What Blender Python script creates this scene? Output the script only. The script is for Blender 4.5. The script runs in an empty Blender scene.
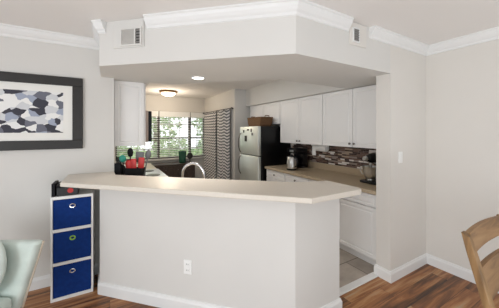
import bpy, bmesh, math, random
from mathutils import Vector, Matrix
random.seed(7)
S = bpy.context.scene
COL = S.collection
R = math.radians

# ------------------------------------------------------------------ camera, world, light, exposure
cd = bpy.data.cameras.new('camera')
cd.sensor_width = 36.0
cd.lens = 36 * 240.8 / 499
cd.shift_y = -23 / 499
cd.clip_start = 0.05
cam = bpy.data.objects.new('camera', cd)
COL.objects.link(cam)
cam.location = (0, 0, 1.477)
cam.rotation_euler = (R(90), 0, R(-30.1))
S.camera = cam

W = bpy.data.worlds.new('daylight')
S.world = W
W.use_nodes = True
bg = W.node_tree.nodes['Background']
bg.inputs[0].default_value = (0.92, 0.96, 1.0, 1)
# the sky is brighter on the garden side, beyond the kitchen window
_t = W.node_tree
_tc = _t.nodes.new('ShaderNodeTexCoord'); _sx = _t.nodes.new('ShaderNodeSeparateXYZ'); _mr = _t.nodes.new('ShaderNodeMapRange')
_t.links.new(_tc.outputs['Generated'], _sx.inputs[0]); _t.links.new(_sx.outputs[1], _mr.inputs['Value'])
_mr.inputs['From Min'].default_value = -0.6; _mr.inputs['From Max'].default_value = 0.9
_mr.inputs['To Min'].default_value = 0.55; _mr.inputs['To Max'].default_value = 1.7
_t.links.new(_mr.outputs[0], bg.inputs[1])

def area_light(name, loc, target, sx, sy, power, color=(1, 1, 1)):
    d = bpy.data.lights.new(name, 'AREA')
    d.shape = 'RECTANGLE'; d.size = sx; d.size_y = sy; d.energy = power; d.color = color
    o = bpy.data.objects.new(name, d); COL.objects.link(o)
    o.location = loc
    o.rotation_euler = (Vector(target) - Vector(loc)).to_track_quat('-Z', 'Y').to_euler()
    return o
# added fill lamp without a fixture, brightens the kitchen from behind the soffit
area_light('kitchen_fill_light', (1.25, 3.75, 2.39), (1.25, 3.75, 0), 1.2, .6, 9.5, (1, 0.97, 0.93))
# added unseen lamps: low uplight for the ceiling, side fill for the right wall
area_light('ceiling_fill_uplight', (0.6, -1.9, 0.10), (0.8, -0.9, 2.44), 3.4, 1.0, 46, (0.93, 0.97, 1.0))
area_light('right_wall_fill_light', (-2.9, -0.6, 0.9), (3.0, 0.6, 1.5), 2.0, 1.5, 56, (0.93, 0.97, 1.0))

sd = bpy.data.lights.new('sun', 'SUN'); sd.energy = 3.2; sd.angle = R(1.0); sd.color = (1, .97, .9)
sun = bpy.data.objects.new('sun', sd); COL.objects.link(sun)
sun.rotation_euler = (-Vector((1, 0.0, 1.5))).to_track_quat('-Z', 'Y').to_euler()

S.view_settings.view_transform = 'Standard'
S.view_settings.look = 'None'
S.view_settings.gamma = 1.0
S.view_settings.exposure = 0.30
S.view_settings.use_curve_mapping = False

# ------------------------------------------------------------------ materials
def srgb(r, g, b):
    f = lambda c: (c / 12.92 if c <= 0.04045 else ((c + 0.055) / 1.055) ** 2.4)
    return (f(r / 255), f(g / 255), f(b / 255), 1)

class NT:
    def __init__(s, name):
        s.m = bpy.data.materials.new(name); s.m.use_nodes = True
        s.t = s.m.node_tree; s.b = s.t.nodes['Principled BSDF']
    def n(s, typ, **kw):
        x = s.t.nodes.new(typ)
        for k, v in kw.items(): setattr(x, k, v)
        return x
    def l(s, a, b): s.t.links.new(a, b)
    def ramp(s, src, stops, interp='LINEAR'):
        r = s.n('ShaderNodeValToRGB'); r.color_ramp.interpolation = interp
        e = r.color_ramp.elements
        while len(e) < len(stops): e.new(0.5)
        for i, (p, c) in enumerate(stops):
            e[i].position = p; e[i].color = c
        s.l(src, r.inputs[0]); return r.outputs[0]
    def math(s, op, a, b=None, c=None):
        x = s.n('ShaderNodeMath', operation=op)
        for i, v in enumerate((a, b, c)):
            if v is None: continue
            if isinstance(v, (int, float)): x.inputs[i].default_value = v
            else: s.l(v, x.inputs[i])
        return x.outputs[0]

def mat(name, col, rough=0.5, metal=0.0, var=0.04, scale=6.0, bump=0.0, bscale=60.0, sheen=0.0, spec=0.5):
    k = NT(name)
    tc = k.n('ShaderNodeTexCoord')
    nz = k.n('ShaderNodeTexNoise'); nz.inputs['Scale'].default_value = scale; nz.inputs['Detail'].default_value = 3
    k.l(tc.outputs['Object'], nz.inputs['Vector'])
    c = srgb(*col)
    lo = tuple(x * (1 - var) for x in c[:3]) + (1,); hi = tuple(min(1, x * (1 + var)) for x in c[:3]) + (1,)
    k.l(k.ramp(nz.outputs['Fac'], [(0.3, lo), (0.7, hi)]), k.b.inputs['Base Color'])
    k.b.inputs['Roughness'].default_value = rough
    k.b.inputs['Metallic'].default_value = metal
    k.b.inputs['Specular IOR Level'].default_value = spec
    if sheen:
        k.b.inputs['Sheen Weight'].default_value = sheen
        k.b.inputs['Sheen Roughness'].default_value = 0.4
    if bump:
        n2 = k.n('ShaderNodeTexNoise'); n2.inputs['Scale'].default_value = bscale
        k.l(tc.outputs['Object'], n2.inputs['Vector'])
        bp = k.n('ShaderNodeBump'); bp.inputs['Strength'].default_value = bump; bp.inputs['Distance'].default_value = 0.01
        k.l(n2.outputs['Fac'], bp.inputs['Height']); k.l(bp.outputs[0], k.b.inputs['Normal'])
    return k.m

M = {}
M['wall'] = mat('wall_paint', (217, 215, 211), 0.85, var=0.015, scale=2, bump=0.05, bscale=220, spec=0.2)
M['wall_warm_lit'] = mat('wall_paint_warm_lit', (221, 217, 211), 0.85, var=0.015, scale=2, bump=0.05, bscale=220, spec=0.2)  # same paint as the other walls, warmer light on this side put into the colour
M['ceiling'] = mat('ceiling_paint', (234, 231, 228), 0.9, var=0.01, scale=2, spec=0.2)
M['trim'] = mat('white_trim_paint', (232, 232, 231), 0.4, var=0.01, spec=0.4)
M['cabinet'] = mat('white_cabinet_paint', (238, 237, 236), 0.4, var=0.01, spec=0.4)
M['bartop'] = mat('cream_laminate', (213, 205, 193), 0.36, var=0.03, scale=90, spec=0.5)
M['worktop'] = mat('tan_laminate', (186, 168, 142), 0.28, var=0.12, scale=120)
M['steel'] = mat('brushed_steel', (212, 212, 210), 0.28, 1.0, var=0.06, scale=30)
M['fridge_steel'] = mat('fridge_steel', (226, 231, 226), 0.38, 0.75, var=0.03, scale=3)
M['chrome'] = mat('chrome', (225, 225, 228), 0.08, 1.0, var=0.01)
M['nickel'] = mat('dark_nickel', (120, 116, 112), 0.3, 1.0, var=0.03)
M['brass'] = mat('aged_brass', (150, 115, 72), 0.35, 0.9, var=0.05)
M['black'] = mat('black_plastic', (14, 14, 16), 0.3, var=0.1, spec=0.35)
M['black_matte'] = mat('black_matte', (18, 18, 22), 0.6, var=0.1, spec=0.2)
M['dark_frame'] = mat('charcoal_frame', (38, 36, 34), 0.5, var=0.12, scale=20)
M['bronze'] = mat('dark_bronze', (52, 50, 50), 0.5, var=0.06)
M['white_plastic'] = mat('white_plastic', (240, 240, 238), 0.35, var=0.01)
M['paper'] = mat('white_paper', (244, 243, 240), 0.8, var=0.01, bump=0.05)
M['mat_board'] = mat('mat_board', (236, 235, 230), 0.9, var=0.01)
M['blue'] = mat('navy_fabric', (16, 52, 120), 0.85, var=0.12, scale=30, bump=0.25, bscale=300, spec=0.2)
M['lime'] = mat('lime_plastic', (150, 200, 70), 0.4)
M['mint'] = mat('mint_velvet', (204, 216, 209), 0.75, var=0.13, scale=7, bump=0.1, bscale=40, sheen=0.5)
M['tan_trim'] = mat('tan_wood_trim', (206, 194, 176), 0.5, var=0.08)
M['dark_wood'] = mat('dark_wood', (66, 54, 48), 0.45, var=0.25, scale=14)
M['red'] = mat('red_silicone', (200, 46, 44), 0.45)
M['teal'] = mat('teal_silicone', (34, 140, 122), 0.45)
M['grey_plastic'] = mat('grey_nylon', (104, 104, 104), 0.45)
M['green_glaze'] = mat('dark_green_glaze', (46, 92, 76), 0.25)
M['slate_grey'] = mat('grey_panel', (128, 126, 124), 0.7)
M['enamel'] = mat('white_enamel', (245, 246, 250), 0.08, var=0.005)
M['blind'] = mat('blind_white', (236, 238, 238), 0.5, var=0.01)
M['taupe'] = mat('steel_warm_reflection', (186, 168, 158), 0.45, var=0.04)  # steel, with the reflected brown of the wood put into the base colour
M['lawn'] = mat('lawn_grass', (120, 160, 84), 0.9, var=0.3, scale=8)
M['bark'] = mat('tree_bark', (96, 80, 66), 0.9, var=0.3, scale=20)
M['outlet_dark'] = mat('slot_dark', (60, 60, 60), 0.6)
M['vent_grey'] = mat('vent_grey', (196, 193, 188), 0.6)
M['vent_shade'] = mat('duct_dark', (70, 68, 66), 0.8)

def leaf_mat(name, c1, c2):
    k = NT(name)
    tc = k.n('ShaderNodeTexCoord'); nz = k.n('ShaderNodeTexNoise'); nz.inputs['Scale'].default_value = 5
    k.l(tc.outputs['Object'], nz.inputs['Vector'])
    k.l(k.ramp(nz.outputs['Fac'], [(0.35, srgb(*c1)), (0.65, srgb(*c2))]), k.b.inputs['Base Color'])
    k.b.inputs['Roughness'].default_value = 0.7
    return k.m
M['leaf'] = leaf_mat('leaf_overexposed', (140, 178, 122), (206, 222, 180))  # leaf colours paled to imitate overexposed daylight

def wood_mat(name, cols, scale=1.0, axis='Z'):
    k = NT(name)
    tc = k.n('ShaderNodeTexCoord'); mp = k.n('ShaderNodeMapping')
    s = [22 * scale] * 3; s['XYZ'.index(axis)] = 2.5 * scale
    mp.inputs['Scale'].default_value = s
    nz = k.n('ShaderNodeTexNoise'); nz.inputs['Scale'].default_value = 1.0; nz.inputs['Detail'].default_value = 6; nz.inputs['Distortion'].default_value = 0.6
    k.l(tc.outputs['Object'], mp.inputs['Vector']); k.l(mp.outputs[0], nz.inputs['Vector'])
    k.l(k.ramp(nz.outputs['Fac'], [(0.25 + 0.5 * i / (len(cols) - 1), srgb(*c)) for i, c in enumerate(cols)]), k.b.inputs['Base Color'])
    k.b.inputs['Roughness'].default_value = 0.5
    return k.m
M['oak_z'] = wood_mat('weathered_oak_post', [(86, 62, 38), (142, 108, 68), (168, 134, 92)])
M['oak_x'] = wood_mat('weathered_oak_rail', [(88, 62, 38), (144, 108, 68), (170, 134, 92)], axis='X')

def floor_mat():
    k = NT('wood_plank_floor')
    tc = k.n('ShaderNodeTexCoord')
    br = k.n('ShaderNodeTexBrick')
    br.offset = 0.37; br.offset_frequency = 2
    br.inputs['Color1'].default_value = (0, 0, 0, 1); br.inputs['Color2'].default_value = (1, 1, 1, 1)
    br.inputs['Mortar'].default_value = (0.5, 0.5, 0.5, 1)
    br.inputs['Scale'].default_value = 1.0
    br.inputs['Brick Width'].default_value = 1.1; br.inputs['Row Height'].default_value = 0.135
    br.inputs['Mortar Size'].default_value = 0.0012; br.inputs['Bias'].default_value = 0.0
    k.l(tc.outputs['Object'], br.inputs['Vector'])
    sx = k.n('ShaderNodeSeparateXYZ'); k.l(tc.outputs['Object'], sx.inputs[0])
    # grain, shifted for every plank
    off = k.math('MULTIPLY', br.outputs['Color'], 37.0)
    cx = k.n('ShaderNodeCombineXYZ')
    k.l(k.math('ADD', k.math('MULTIPLY', sx.outputs[0], 1.3), off), cx.inputs[0])
    k.l(k.math('MULTIPLY', sx.outputs[1], 17.0), cx.inputs[1])
    nz = k.n('ShaderNodeTexNoise'); nz.inputs['Scale'].default_value = 1.0; nz.inputs['Detail'].default_value = 6
    nz.inputs['Roughness'].default_value = 0.62; nz.inputs['Distortion'].default_value = 0.5
    k.l(cx.outputs[0], nz.inputs['Vector'])
    f = k.math('ADD', k.math('MULTIPLY', nz.outputs['Fac'], 1.75), k.math('MULTIPLY', br.outputs['Color'], 0.48))
    f = k.math('SUBTRACT', f, 0.64)
    c = k.ramp(f, [(0.10, srgb(64, 42, 28)), (0.30, srgb(110, 70, 42)), (0.50, srgb(156, 102, 60)), (0.66, srgb(180, 132, 86)), (0.85, srgb(178, 156, 128))])
    mx = k.n('ShaderNodeMix'); mx.data_type = 'RGBA'
    k.l(br.outputs['Fac'], mx.inputs['Factor']); k.l(c, mx.inputs['A']); mx.inputs['B'].default_value = srgb(50, 32, 24)
    k.l(mx.outputs['Result'], k.b.inputs['Base Color'])
    k.b.inputs['Roughness'].default_value = 0.42
    return k.m
M['floor'] = floor_mat()

def tile_mat():
    k = NT('grey_slate_tile')
    tc = k.n('ShaderNodeTexCoord')
    br = k.n('ShaderNodeTexBrick'); br.offset = 0.5
    br.inputs['Color1'].default_value = srgb(150, 141, 132); br.inputs['Color2'].default_value = srgb(182, 172, 162)
    br.inputs['Mortar'].default_value = srgb(98, 90, 84)
    br.inputs['Scale'].default_value = 1; br.inputs['Brick Width'].default_value = 0.46; br.inputs['Row Height'].default_value = 0.3
    br.inputs['Mortar Size'].default_value = 0.005
    k.l(tc.outputs['Object'], br.inputs['Vector'])
    nz = k.n('ShaderNodeTexNoise'); nz.inputs['Scale'].default_value = 7; nz.inputs['Detail'].default_value = 5
    k.l(tc.outputs['Object'], nz.inputs['Vector'])
    mx = k.n('ShaderNodeMix'); mx.data_type = 'RGBA'; mx.blend_type = 'OVERLAY'; mx.inputs['Factor'].default_value = 0.45
    k.l(br.outputs['Color'], mx.inputs['A']); k.l(nz.outputs['Fac'], mx.inputs['B'])
    k.l(mx.outputs['Result'], k.b.inputs['Base Color']); k.b.inputs['Roughness'].default_value = 0.45
    return k.m
M['tile'] = tile_mat()

def mosaic_mat():
    k = NT('mosaic_tile')
    tc = k.n('ShaderNodeTexCoord'); sx = k.n('ShaderNodeSeparateXYZ'); cx = k.n('ShaderNodeCombineXYZ')
    k.l(tc.outputs['Object'], sx.inputs[0]); k.l(sx.outputs[1], cx.inputs[0]); k.l(sx.outputs[2], cx.inputs[1])
    br = k.n('ShaderNodeTexBrick'); br.offset = 0.43; br.squash = 0.6; br.squash_frequency = 3
    br.inputs['Color1'].default_value = (0, 0, 0, 1); br.inputs['Color2'].default_value = (1, 1, 1, 1)
    br.inputs['Mortar'].default_value = (0.45, 0.45, 0.45, 1)
    br.inputs['Scale'].default_value = 1; br.inputs['Brick Width'].default_value = 0.13; br.inputs['Row Height'].default_value = 0.023
    br.inputs['Mortar Size'].default_value = 0.0015
    k.l(cx.outputs[0], br.inputs['Vector'])
    c = k.ramp(br.outputs['Color'], [(0.0, srgb(58, 42, 38)), (0.24, srgb(108, 82, 72)), (0.44, srgb(150, 136, 128)), (0.58, srgb(80, 62, 58)), (0.68, srgb(178, 156, 136)), (0.82, srgb(236, 230, 224))], 'CONSTANT')
    k.l(c, k.b.inputs['Base Color']); k.b.inputs['Roughness'].default_value = 0.2
    return k.m
M['mosaic'] = mosaic_mat()

def curtain_mat():
    k = NT('patterned_curtain_cloth')
    uv = k.n('ShaderNodeUVMap'); uv.uv_map = 'UVMap'
    sx = k.n('ShaderNodeSeparateXYZ'); k.l(uv.outputs[0], sx.inputs[0])
    z = k.math('PINGPONG', k.math('MULTIPLY', sx.outputs[0], 12.0), 0.5)
    v = k.math('FRACT', k.math('ADD', k.math('MULTIPLY', sx.outputs[1], 27.0), z))
    s = k.math('GREATER_THAN', v, 0.52)
    c = k.ramp(s, [(0.0, srgb(222, 221, 220)), (1.0, srgb(104, 106, 112))])
    k.l(c, k.b.inputs['Base Color']); k.b.inputs['Roughness'].default_value = 0.9
    return k.m
M['curtain'] = curtain_mat()

def art_mat():
    k = NT('abstract_print')
    tc = k.n('ShaderNodeTexCoord'); mp = k.n('ShaderNodeMapping'); mp.inputs['Scale'].default_value = (17.0, 1, 22.0)
    k.l(tc.outputs['Object'], mp.inputs['Vector'])
    nz = k.n('ShaderNodeTexNoise'); nz.inputs['Scale'].default_value = 0.8; nz.inputs['Detail'].default_value = 2
    k.l(mp.outputs[0], nz.inputs['Vector'])
    ad = k.n('ShaderNodeMix'); ad.data_type = 'VECTOR'; ad.inputs['Factor'].default_value = 0.45
    k.l(mp.outputs[0], ad.inputs[4]); k.l(nz.outputs['Color'], ad.inputs[5])
    vo = k.n('ShaderNodeTexVoronoi'); vo.inputs['Scale'].default_value = 1.5
    k.l(ad.outputs[1], vo.inputs['Vector'])
    sp = k.n('ShaderNodeSeparateColor'); k.l(vo.outputs['Color'], sp.inputs[0])
    c = k.ramp(sp.outputs[0], [(0.0, srgb(62, 62, 72)), (0.24, srgb(108, 110, 122)), (0.37, srgb(160, 168, 186)), (0.47, srgb(210, 212, 215)), (0.60, srgb(236, 236, 234))], 'CONSTANT')
    k.l(c, k.b.inputs['Base Color']); k.b.inputs['Roughness'].default_value = 0.8
    return k.m
M['art'] = art_mat()

def wicker_mat():
    k = NT('brown_wicker')
    tc = k.n('ShaderNodeTexCoord')
    wv = k.n('ShaderNodeTexWave'); wv.bands_direction = 'Z'; wv.inputs['Scale'].default_value = 22; wv.inputs['Distortion'].default_value = 4
    k.l(tc.outputs['Object'], wv.inputs['Vector'])
    k.l(k.ramp(wv.outputs['Fac'], [(0.2, srgb(66, 44, 28)), (0.8, srgb(136, 100, 66))]), k.b.inputs['Base Color'])
    bp = k.n('ShaderNodeBump'); bp.inputs['Strength'].default_value = 0.6
    k.l(wv.outputs['Fac'], bp.inputs['Height']); k.l(bp.outputs[0], k.b.inputs['Normal'])
    k.b.inputs['Roughness'].default_value = 0.8
    return k.m
M['wicker'] = wicker_mat()

def glass_mat():
    k = NT('window_glass')
    tr = k.n('ShaderNodeBsdfTransparent'); gl = k.n('ShaderNodeBsdfGlossy'); gl.inputs['Roughness'].default_value = 0.02
    fr = k.n('ShaderNodeFresnel'); fr.inputs[0].default_value = 1.3
    mx = k.n('ShaderNodeMixShader'); k.l(fr.outputs[0], mx.inputs[0]); k.l(tr.outputs[0], mx.inputs[1]); k.l(gl.outputs[0], mx.inputs[2])
    k.l(mx.outputs[0], k.t.nodes['Material Output'].inputs[0])
    return k.m
M['glass'] = glass_mat()

def emit_mat(name, col, s):
    k = NT(name)
    k.b.inputs['Base Color'].default_value = (*col, 1)
    k.b.inputs['Emission Color'].default_value = (*col, 1); k.b.inputs['Emission Strength'].default_value = s
    return k.m
M['lamp_glow'] = emit_mat('lit_frosted_glass', (1, 0.86, 0.66), 2.4)
M['led_glow'] = emit_mat('lit_downlight', (1, 0.95, 0.88), 6)

# ------------------------------------------------------------------ mesh helpers
class MB:
    def __init__(s): s.bm = bmesh.new()
    def box(s, x0, x1, y0, y1, z0, z1, bev=0.0, seg=2, mtx=None):
        vs = [s.bm.verts.new((x, y, z)) for x in (x0, x1) for y in (y0, y1) for z in (z0, z1)]
        fs = [(0, 1, 3, 2), (4, 6, 7, 5), (0, 4, 5, 1), (2, 3, 7, 6), (0, 2, 6, 4), (1, 5, 7, 3)]
        F = [s.bm.faces.new([vs[i] for i in f]) for f in fs]
        if bev:
            ed = list({e for f in F for e in f.edges})
            r = bmesh.ops.bevel(s.bm, geom=ed, offset=bev, segments=seg, profile=0.5, affect='EDGES')
            vs = list({v for f in r['faces'] for v in f.verts} | {v for v in vs if v.is_valid})
        if mtx: bmesh.ops.transform(s.bm, matrix=mtx, verts=vs)
        return s
    def prism(s, pts, z0, z1, bev=0.0, seg=2):
        a = [s.bm.verts.new((x, y, z0)) for x, y in pts]; b = [s.bm.verts.new((x, y, z1)) for x, y in pts]
        n = len(pts)
        F = [s.bm.faces.new(a[::-1]), s.bm.faces.new(b)]
        for i in range(n): F.append(s.bm.faces.new((a[i], a[(i + 1) % n], b[(i + 1) % n], b[i])))
        if bev:
            ed = list({e for f in F[:2] for e in f.edges})
            bmesh.ops.bevel(s.bm, geom=ed, offset=bev, segments=seg, profile=0.5, affect='EDGES')
        return s
    def loft(s, rings, cap=True, closed=True):
        V = [[s.bm.verts.new(p) for p in r] for r in rings]
        n = len(V[0])
        for i in range(len(V) - 1):
            for j in range(n if closed else n - 1):
                s.bm.faces.new((V[i][j], V[i][(j + 1) % n], V[i + 1][(j + 1) % n], V[i + 1][j]))
        if cap: s.bm.faces.new(V[0][::-1]); s.bm.faces.new(V[-1])
        return s
    def cyl(s, p0, p1, r0, r1=None, seg=20):
        p0 = Vector(p0); p1 = Vector(p1); r1 = r0 if r1 is None else r1
        q = (p1 - p0).to_track_quat('Z', 'Y')
        ring = lambda p, r: [p + q @ Vector((r * math.cos(2 * math.pi * i / seg), r * math.sin(2 * math.pi * i / seg), 0)) for i in range(seg)]
        return s.loft([ring(p0, r0), ring(p1, r1)])
    def lathe(s, prof, c=(0, 0, 0), seg=28, ax='Z', sx=1, sy=1):
        c = Vector(c); rings = []
        for r, h in prof:
            rg = []
            for i in range(seg):
                a = 2 * math.pi * i / seg; u = r * math.cos(a) * sx; v = r * math.sin(a) * sy
                rg.append(c + (Vector((u, v, h)) if ax == 'Z' else Vector((h, u, v)) if ax == 'X' else Vector((v, h, u))))
            rings.append(rg)
        return s.loft(rings)
    def tube(s, pts, r, seg=10, closed=False):
        pts = [Vector(p) for p in pts]; n = len(pts); rings = []
        up = Vector((0, 0, 1))
        for i, p in enumerate(pts):
            t = (pts[(i + 1) % n] - pts[i - 1]) if closed else (pts[min(i + 1, n - 1)] - pts[max(i - 1, 0)])
            t.normalize()
            if i == 0:
                a = t.orthogonal().normalized()
            else:
                a = (a - t * a.dot(t)).normalized()
            b = t.cross(a)
            rr = r[i] if isinstance(r, (list, tuple)) else r
            rings.append([p + rr * (math.cos(2 * math.pi * j / seg) * a + math.sin(2 * math.pi * j / seg) * b) for j in range(seg)])
        if closed:
            return s.loft(rings + [rings[0]], cap=False)
        return s.loft(rings)
    def ball(s, c, rx, ry, rz, seg=20, rings=12, p=1.0):
        prof = []
        for i in range(rings + 1):
            a = -math.pi / 2 + math.pi * i / rings
            prof.append((max(1e-4, math.cos(a)), math.sin(a)))
        c = Vector(c)
        return s.loft([[c + Vector((rx * r * math.cos(2 * math.pi * j / seg), ry * r * math.sin(2 * math.pi * j / seg), rz * h)) for j in range(seg)] for r, h in prof])
    def build(s, name, m, parent=None, smooth=False, mtx=None):
        if mtx: bmesh.ops.transform(s.bm, matrix=mtx, verts=s.bm.verts)
        bmesh.ops.recalc_face_normals(s.bm, faces=s.bm.faces)
        me = bpy.data.meshes.new(name); s.bm.to_mesh(me); s.bm.free()
        if smooth:
            me.polygons.foreach_set('use_smooth', [True] * len(me.polygons))
            try: me.set_sharp_from_angle(angle=R(40))
            except Exception: pass
        me.materials.append(M[m] if isinstance(m, str) else m)
        o = bpy.data.objects.new(name, me); COL.objects.link(o)
        if parent: o.parent = parent
        return o

def thing(name, label, cat, loc=(0, 0, 0), rz=0, group=None):
    o = bpy.data.objects.new(name, None); o.empty_display_size = 0.1; COL.objects.link(o)
    o.location = loc; o.rotation_euler = (0, 0, rz)
    o['label'] = label; o['category'] = cat
    if group: o['group'] = group
    return o
def tag(o, label, cat, group=None):
    o['label'] = label; o['category'] = cat
    if group: o['group'] = group
    return o
def struct(o, label=None):
    o['kind'] = 'structure'
    if label: o['label'] = label
    return o
def based(mb, name, m, base, label, cat, group=None, smooth=False):
    """a thing that is one mesh: its vertices are local to its base point"""
    o = mb.build(name, m, None, smooth); o.location = base
    return tag(o, label, cat, group)

# ------------------------------------------------------------------ the setting
HC = 2.415        # living room and kitchen ceiling
HS = 2.04        # underside of the soffit
XR = 3.07        # right wall
YL = 2.95        # picture wall
YS = 1.345       # wall with the light switch
YW = 6.73        # window wall

struct(MB().prism([(-2.6, -1.2), (XR + .1, -1.2), (XR + .1, YS + .15), (1.2, YS + .15), (-.05, 2.7), (-.05, YL + .1), (-2.6, YL + .1)], -0.12, 0).build('floor', 'floor'), 'brown wood plank floor of the living area')
struct(MB().prism([(1.2, YS + .15), (XR + .1, YS + .15), (XR + .1, YW + .2), (-.05, YW + .2), (-.05, 2.7)], -0.12, 0.0).build('floor_kitchen', 'tile'), 'grey slate tile floor of the kitchen')
struct(MB().box(1.63, 2.37, 1.455, 1.525, 0.0, 0.012, 0.004).build('trim_threshold', 'trim'), 'white threshold strip between wood and tile')
struct(MB().prism([(-2.6, -1.6), (XR + .1, -1.6), (XR + .1, YW + .2), (-.1, YW + .2), (-.1, YL + .1), (-2.6, YL + .1)], HC, HC + .12).build('ceiling', 'ceiling'), 'pale matte ceiling')
struct(MB().box(-2.6, 0.04, YL, YL + .1, 0, HC).build('wall_left', 'wall'), 'pale wall with the framed print')
struct(MB().box(XR, XR + .1, -1.6, YW + .2, 0, HC).build('wall_right', 'wall_warm_lit'), 'white wall on the right with warm light put into its colour')
struct(MB().box(2.37, XR, YS, YS + .145, 0, HC).build('wall_front', 'wall_warm_lit'), 'narrow wall with the light switch at the kitchen entrance')
struct(MB().box(-.06, 0.04, YL + .1, YW, 0, HC).build('wall_kitchen_left', 'wall'))
kb = MB()
kb.box(-.06, 2.40, YW, YW + .15, 0, 0.74)
kb.box(-.06, 2.40, YW, YW + .15, 2.01, HC)
kb.box(-.06, 0.12, YW, YW + .15, 0.74, 2.01)
struct(kb.build('wall_back', 'wall'), 'kitchen wall with the window')
struct(MB().box(2.40, XR, 4.80, YW + .15, 0, HC).build('wall_kitchen_right', 'wall'), 'wall beyond the refrigerator')
struct(MB().prism([(-.08, YL), (-.08, 2.58), (1.16, 1.34), (1.63, 1.34), (1.63, 1.46), (1.21, 1.46), (0.0, 2.67), (0.0, YL)], 0, 1.0085).build('wall_bar', 'wall'), 'half wall carrying the breakfast bar')
struct(MB().prism([(-.08, YL), (-.08, 2.46), (1.17, YS), (2.37, YS), (2.37, YS + .145), (XR, YS + .145), (XR, 2.12), (1.535, 2.12), (.65, 2.99), (.40, 2.99), (.40, 5.2), (.04, 5.2), (.04, YL)], HS, HC).build('soffit', 'wall'), 'dropped soffit over the breakfast bar')
struct(MB().box(2.68, XR, 2.12, 4.80, 2.035, HC).build('soffit_cabinets', 'wall'), 'soffit above the wall cabinets')

def offset_path(path, d):
    """offset an open 2D path to its left side by d with mitred corners"""
    out = []
    n = len(path)
    for i, p in enumerate(path):
        p = Vector(p)
        ns = []
        if i > 0: t = (p - Vector(path[i - 1])).normalized(); ns.append(Vector((-t.y, t.x)))
        if i < n - 1: t = (Vector(path[i + 1]) - p).normalized(); ns.append(Vector((-t.y, t.x)))
        if len(ns) == 1: out.append(p + ns[0] * d)
        else:
            m = (ns[0] + ns[1]).normalized(); out.append(p + m * (d / m.dot(ns[0])))
    return out
def moulding(path, prof):
    """sweep profile [(out, z)] along the path, room on the path's left"""
    mb = MB()
    cols = [offset_path(path, o) for o, z in prof]
    rings = [[(cols[j][i].x, cols[j][i].y, prof[j][1]) for j in range(len(prof))] for i in range(len(path))]
    return mb.loft(rings)
BB = [(0, 0), (.016, 0), (.016, .082), (.011, .092), (.008, .105), (0, .108)]
CR = [(0, HC), (.058, HC), (.058, HC - .012), (.049, HC - .018), (.041, HC - .040), (.026, HC - .062), (.013, HC - .074), (.010, HC - .093), (0, HC - .098)]
# room must lie on the left of each path
struct(moulding([(-.08, YL), (-2.6, YL)], BB).build('baseboard_left', 'trim'))
struct(moulding([(1.63, 1.455), (1.63, 1.34), (1.16, 1.34), (-.08, 2.58), (-.08, YL)], BB).build('baseboard_bar', 'trim'))
struct(moulding([(XR, -1.6), (XR, YS), (2.37, YS), (2.37, YS + .145), (2.50, YS + .145)], BB).build('baseboard_right', 'trim'))
e = Vector((1.25, -1.115)).normalized()
A0 = Vector((-.08, 2.46))
cut1 = A0 + e * 0.07
cut2 = A0 + e * 0.465
struct(moulding([(-.08, YL), (-2.6, YL)], CR).build('trim_1', 'trim'), 'crown moulding over the framed print')
struct(moulding([tuple(cut1), tuple(A0), (-.08, YL)], CR).build('trim_2', 'trim'), 'short crown moulding return on the soffit end')
struct(moulding([(1.745, YS), (1.17, YS), tuple(cut2)], CR).build('trim_3', 'trim'), 'crown moulding along the soffit')
struct(moulding([(XR, -1.6), (XR, YS), (2.035, YS)], CR).build('trim_4', 'trim'), 'crown moulding in the right corner')

# window: three dark-framed units side by side
win = bpy.data.objects.new('window_1', None); COL.objects.link(win); win.location = (0, YW, 0)
struct(win, 'kitchen window in three dark-framed units')
units = [(0.12, 1.126), (1.126, 1.973), (1.973, 2.40)]
Z0, Z1 = 0.74, 2.01
for x0, x1 in units:
    fr = MB()
    w = 0.035
    fr.box(x0, x0 + w, .07, .13, Z0, Z1); fr.box(x1 - w, x1, .07, .13, Z0, Z1)
    fr.box(x0 + w, x1 - w, .07, .13, Z0, Z0 + w); fr.box(x0 + w, x1 - w, .07, .13, Z1 - w, Z1)
    f = fr.build('window_frame', 'bronze', win)
    MB().box(x0 + w, x1 - w, .075, .12, 1.27, 1.31).build('meeting_rail', 'bronze', f)
    MB().box(x0 + w, x1 - w, .098, .102, Z0 + w, Z1 - w).build('pane', 'glass', f)
    mu = MB()
    n = 3 if x1 - x0 > .6 else 2
    for i in range(1, n):
        xx = x0 + (x1 - x0) * i / n; mu.box(xx - .008, xx + .008, .09, .097, Z0 + w, Z1 - w)
    for zz in (0.99, 1.66):
        mu.box(x0 + w, x1 - w, .09, .097, zz - .008, zz + .008)
    mu.build('muntin', 'trim', f)
MB().box(0.10, 2.39, -.06, .07, 0.70, 0.74, 0.006).build('window_sill', 'trim', win)

# ------------------------------------------------------------------ the breakfast bar top
bt = MB()
c = 0.045
pts = [(-.36, YL - .002), (-.36, 2.535), (1.115, 1.13)]
for i in range(7):   # rounded outer corner
    a = R(-90 + 90 * i / 6); pts.append((1.64 - c + c * math.cos(a), 1.125 + c + c * math.sin(a)))
pts += [(1.64, 1.475), (1.335, 1.555), (.10, 2.66), (.04, 2.71), (.04, YL - .002)]
bt.prism(pts, 1.009, 1.047, 0.007)
o = bt.build('bar_countertop', 'bartop')
tag(o, 'cream laminate breakfast bar top angled across the half wall', 'countertop')

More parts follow.
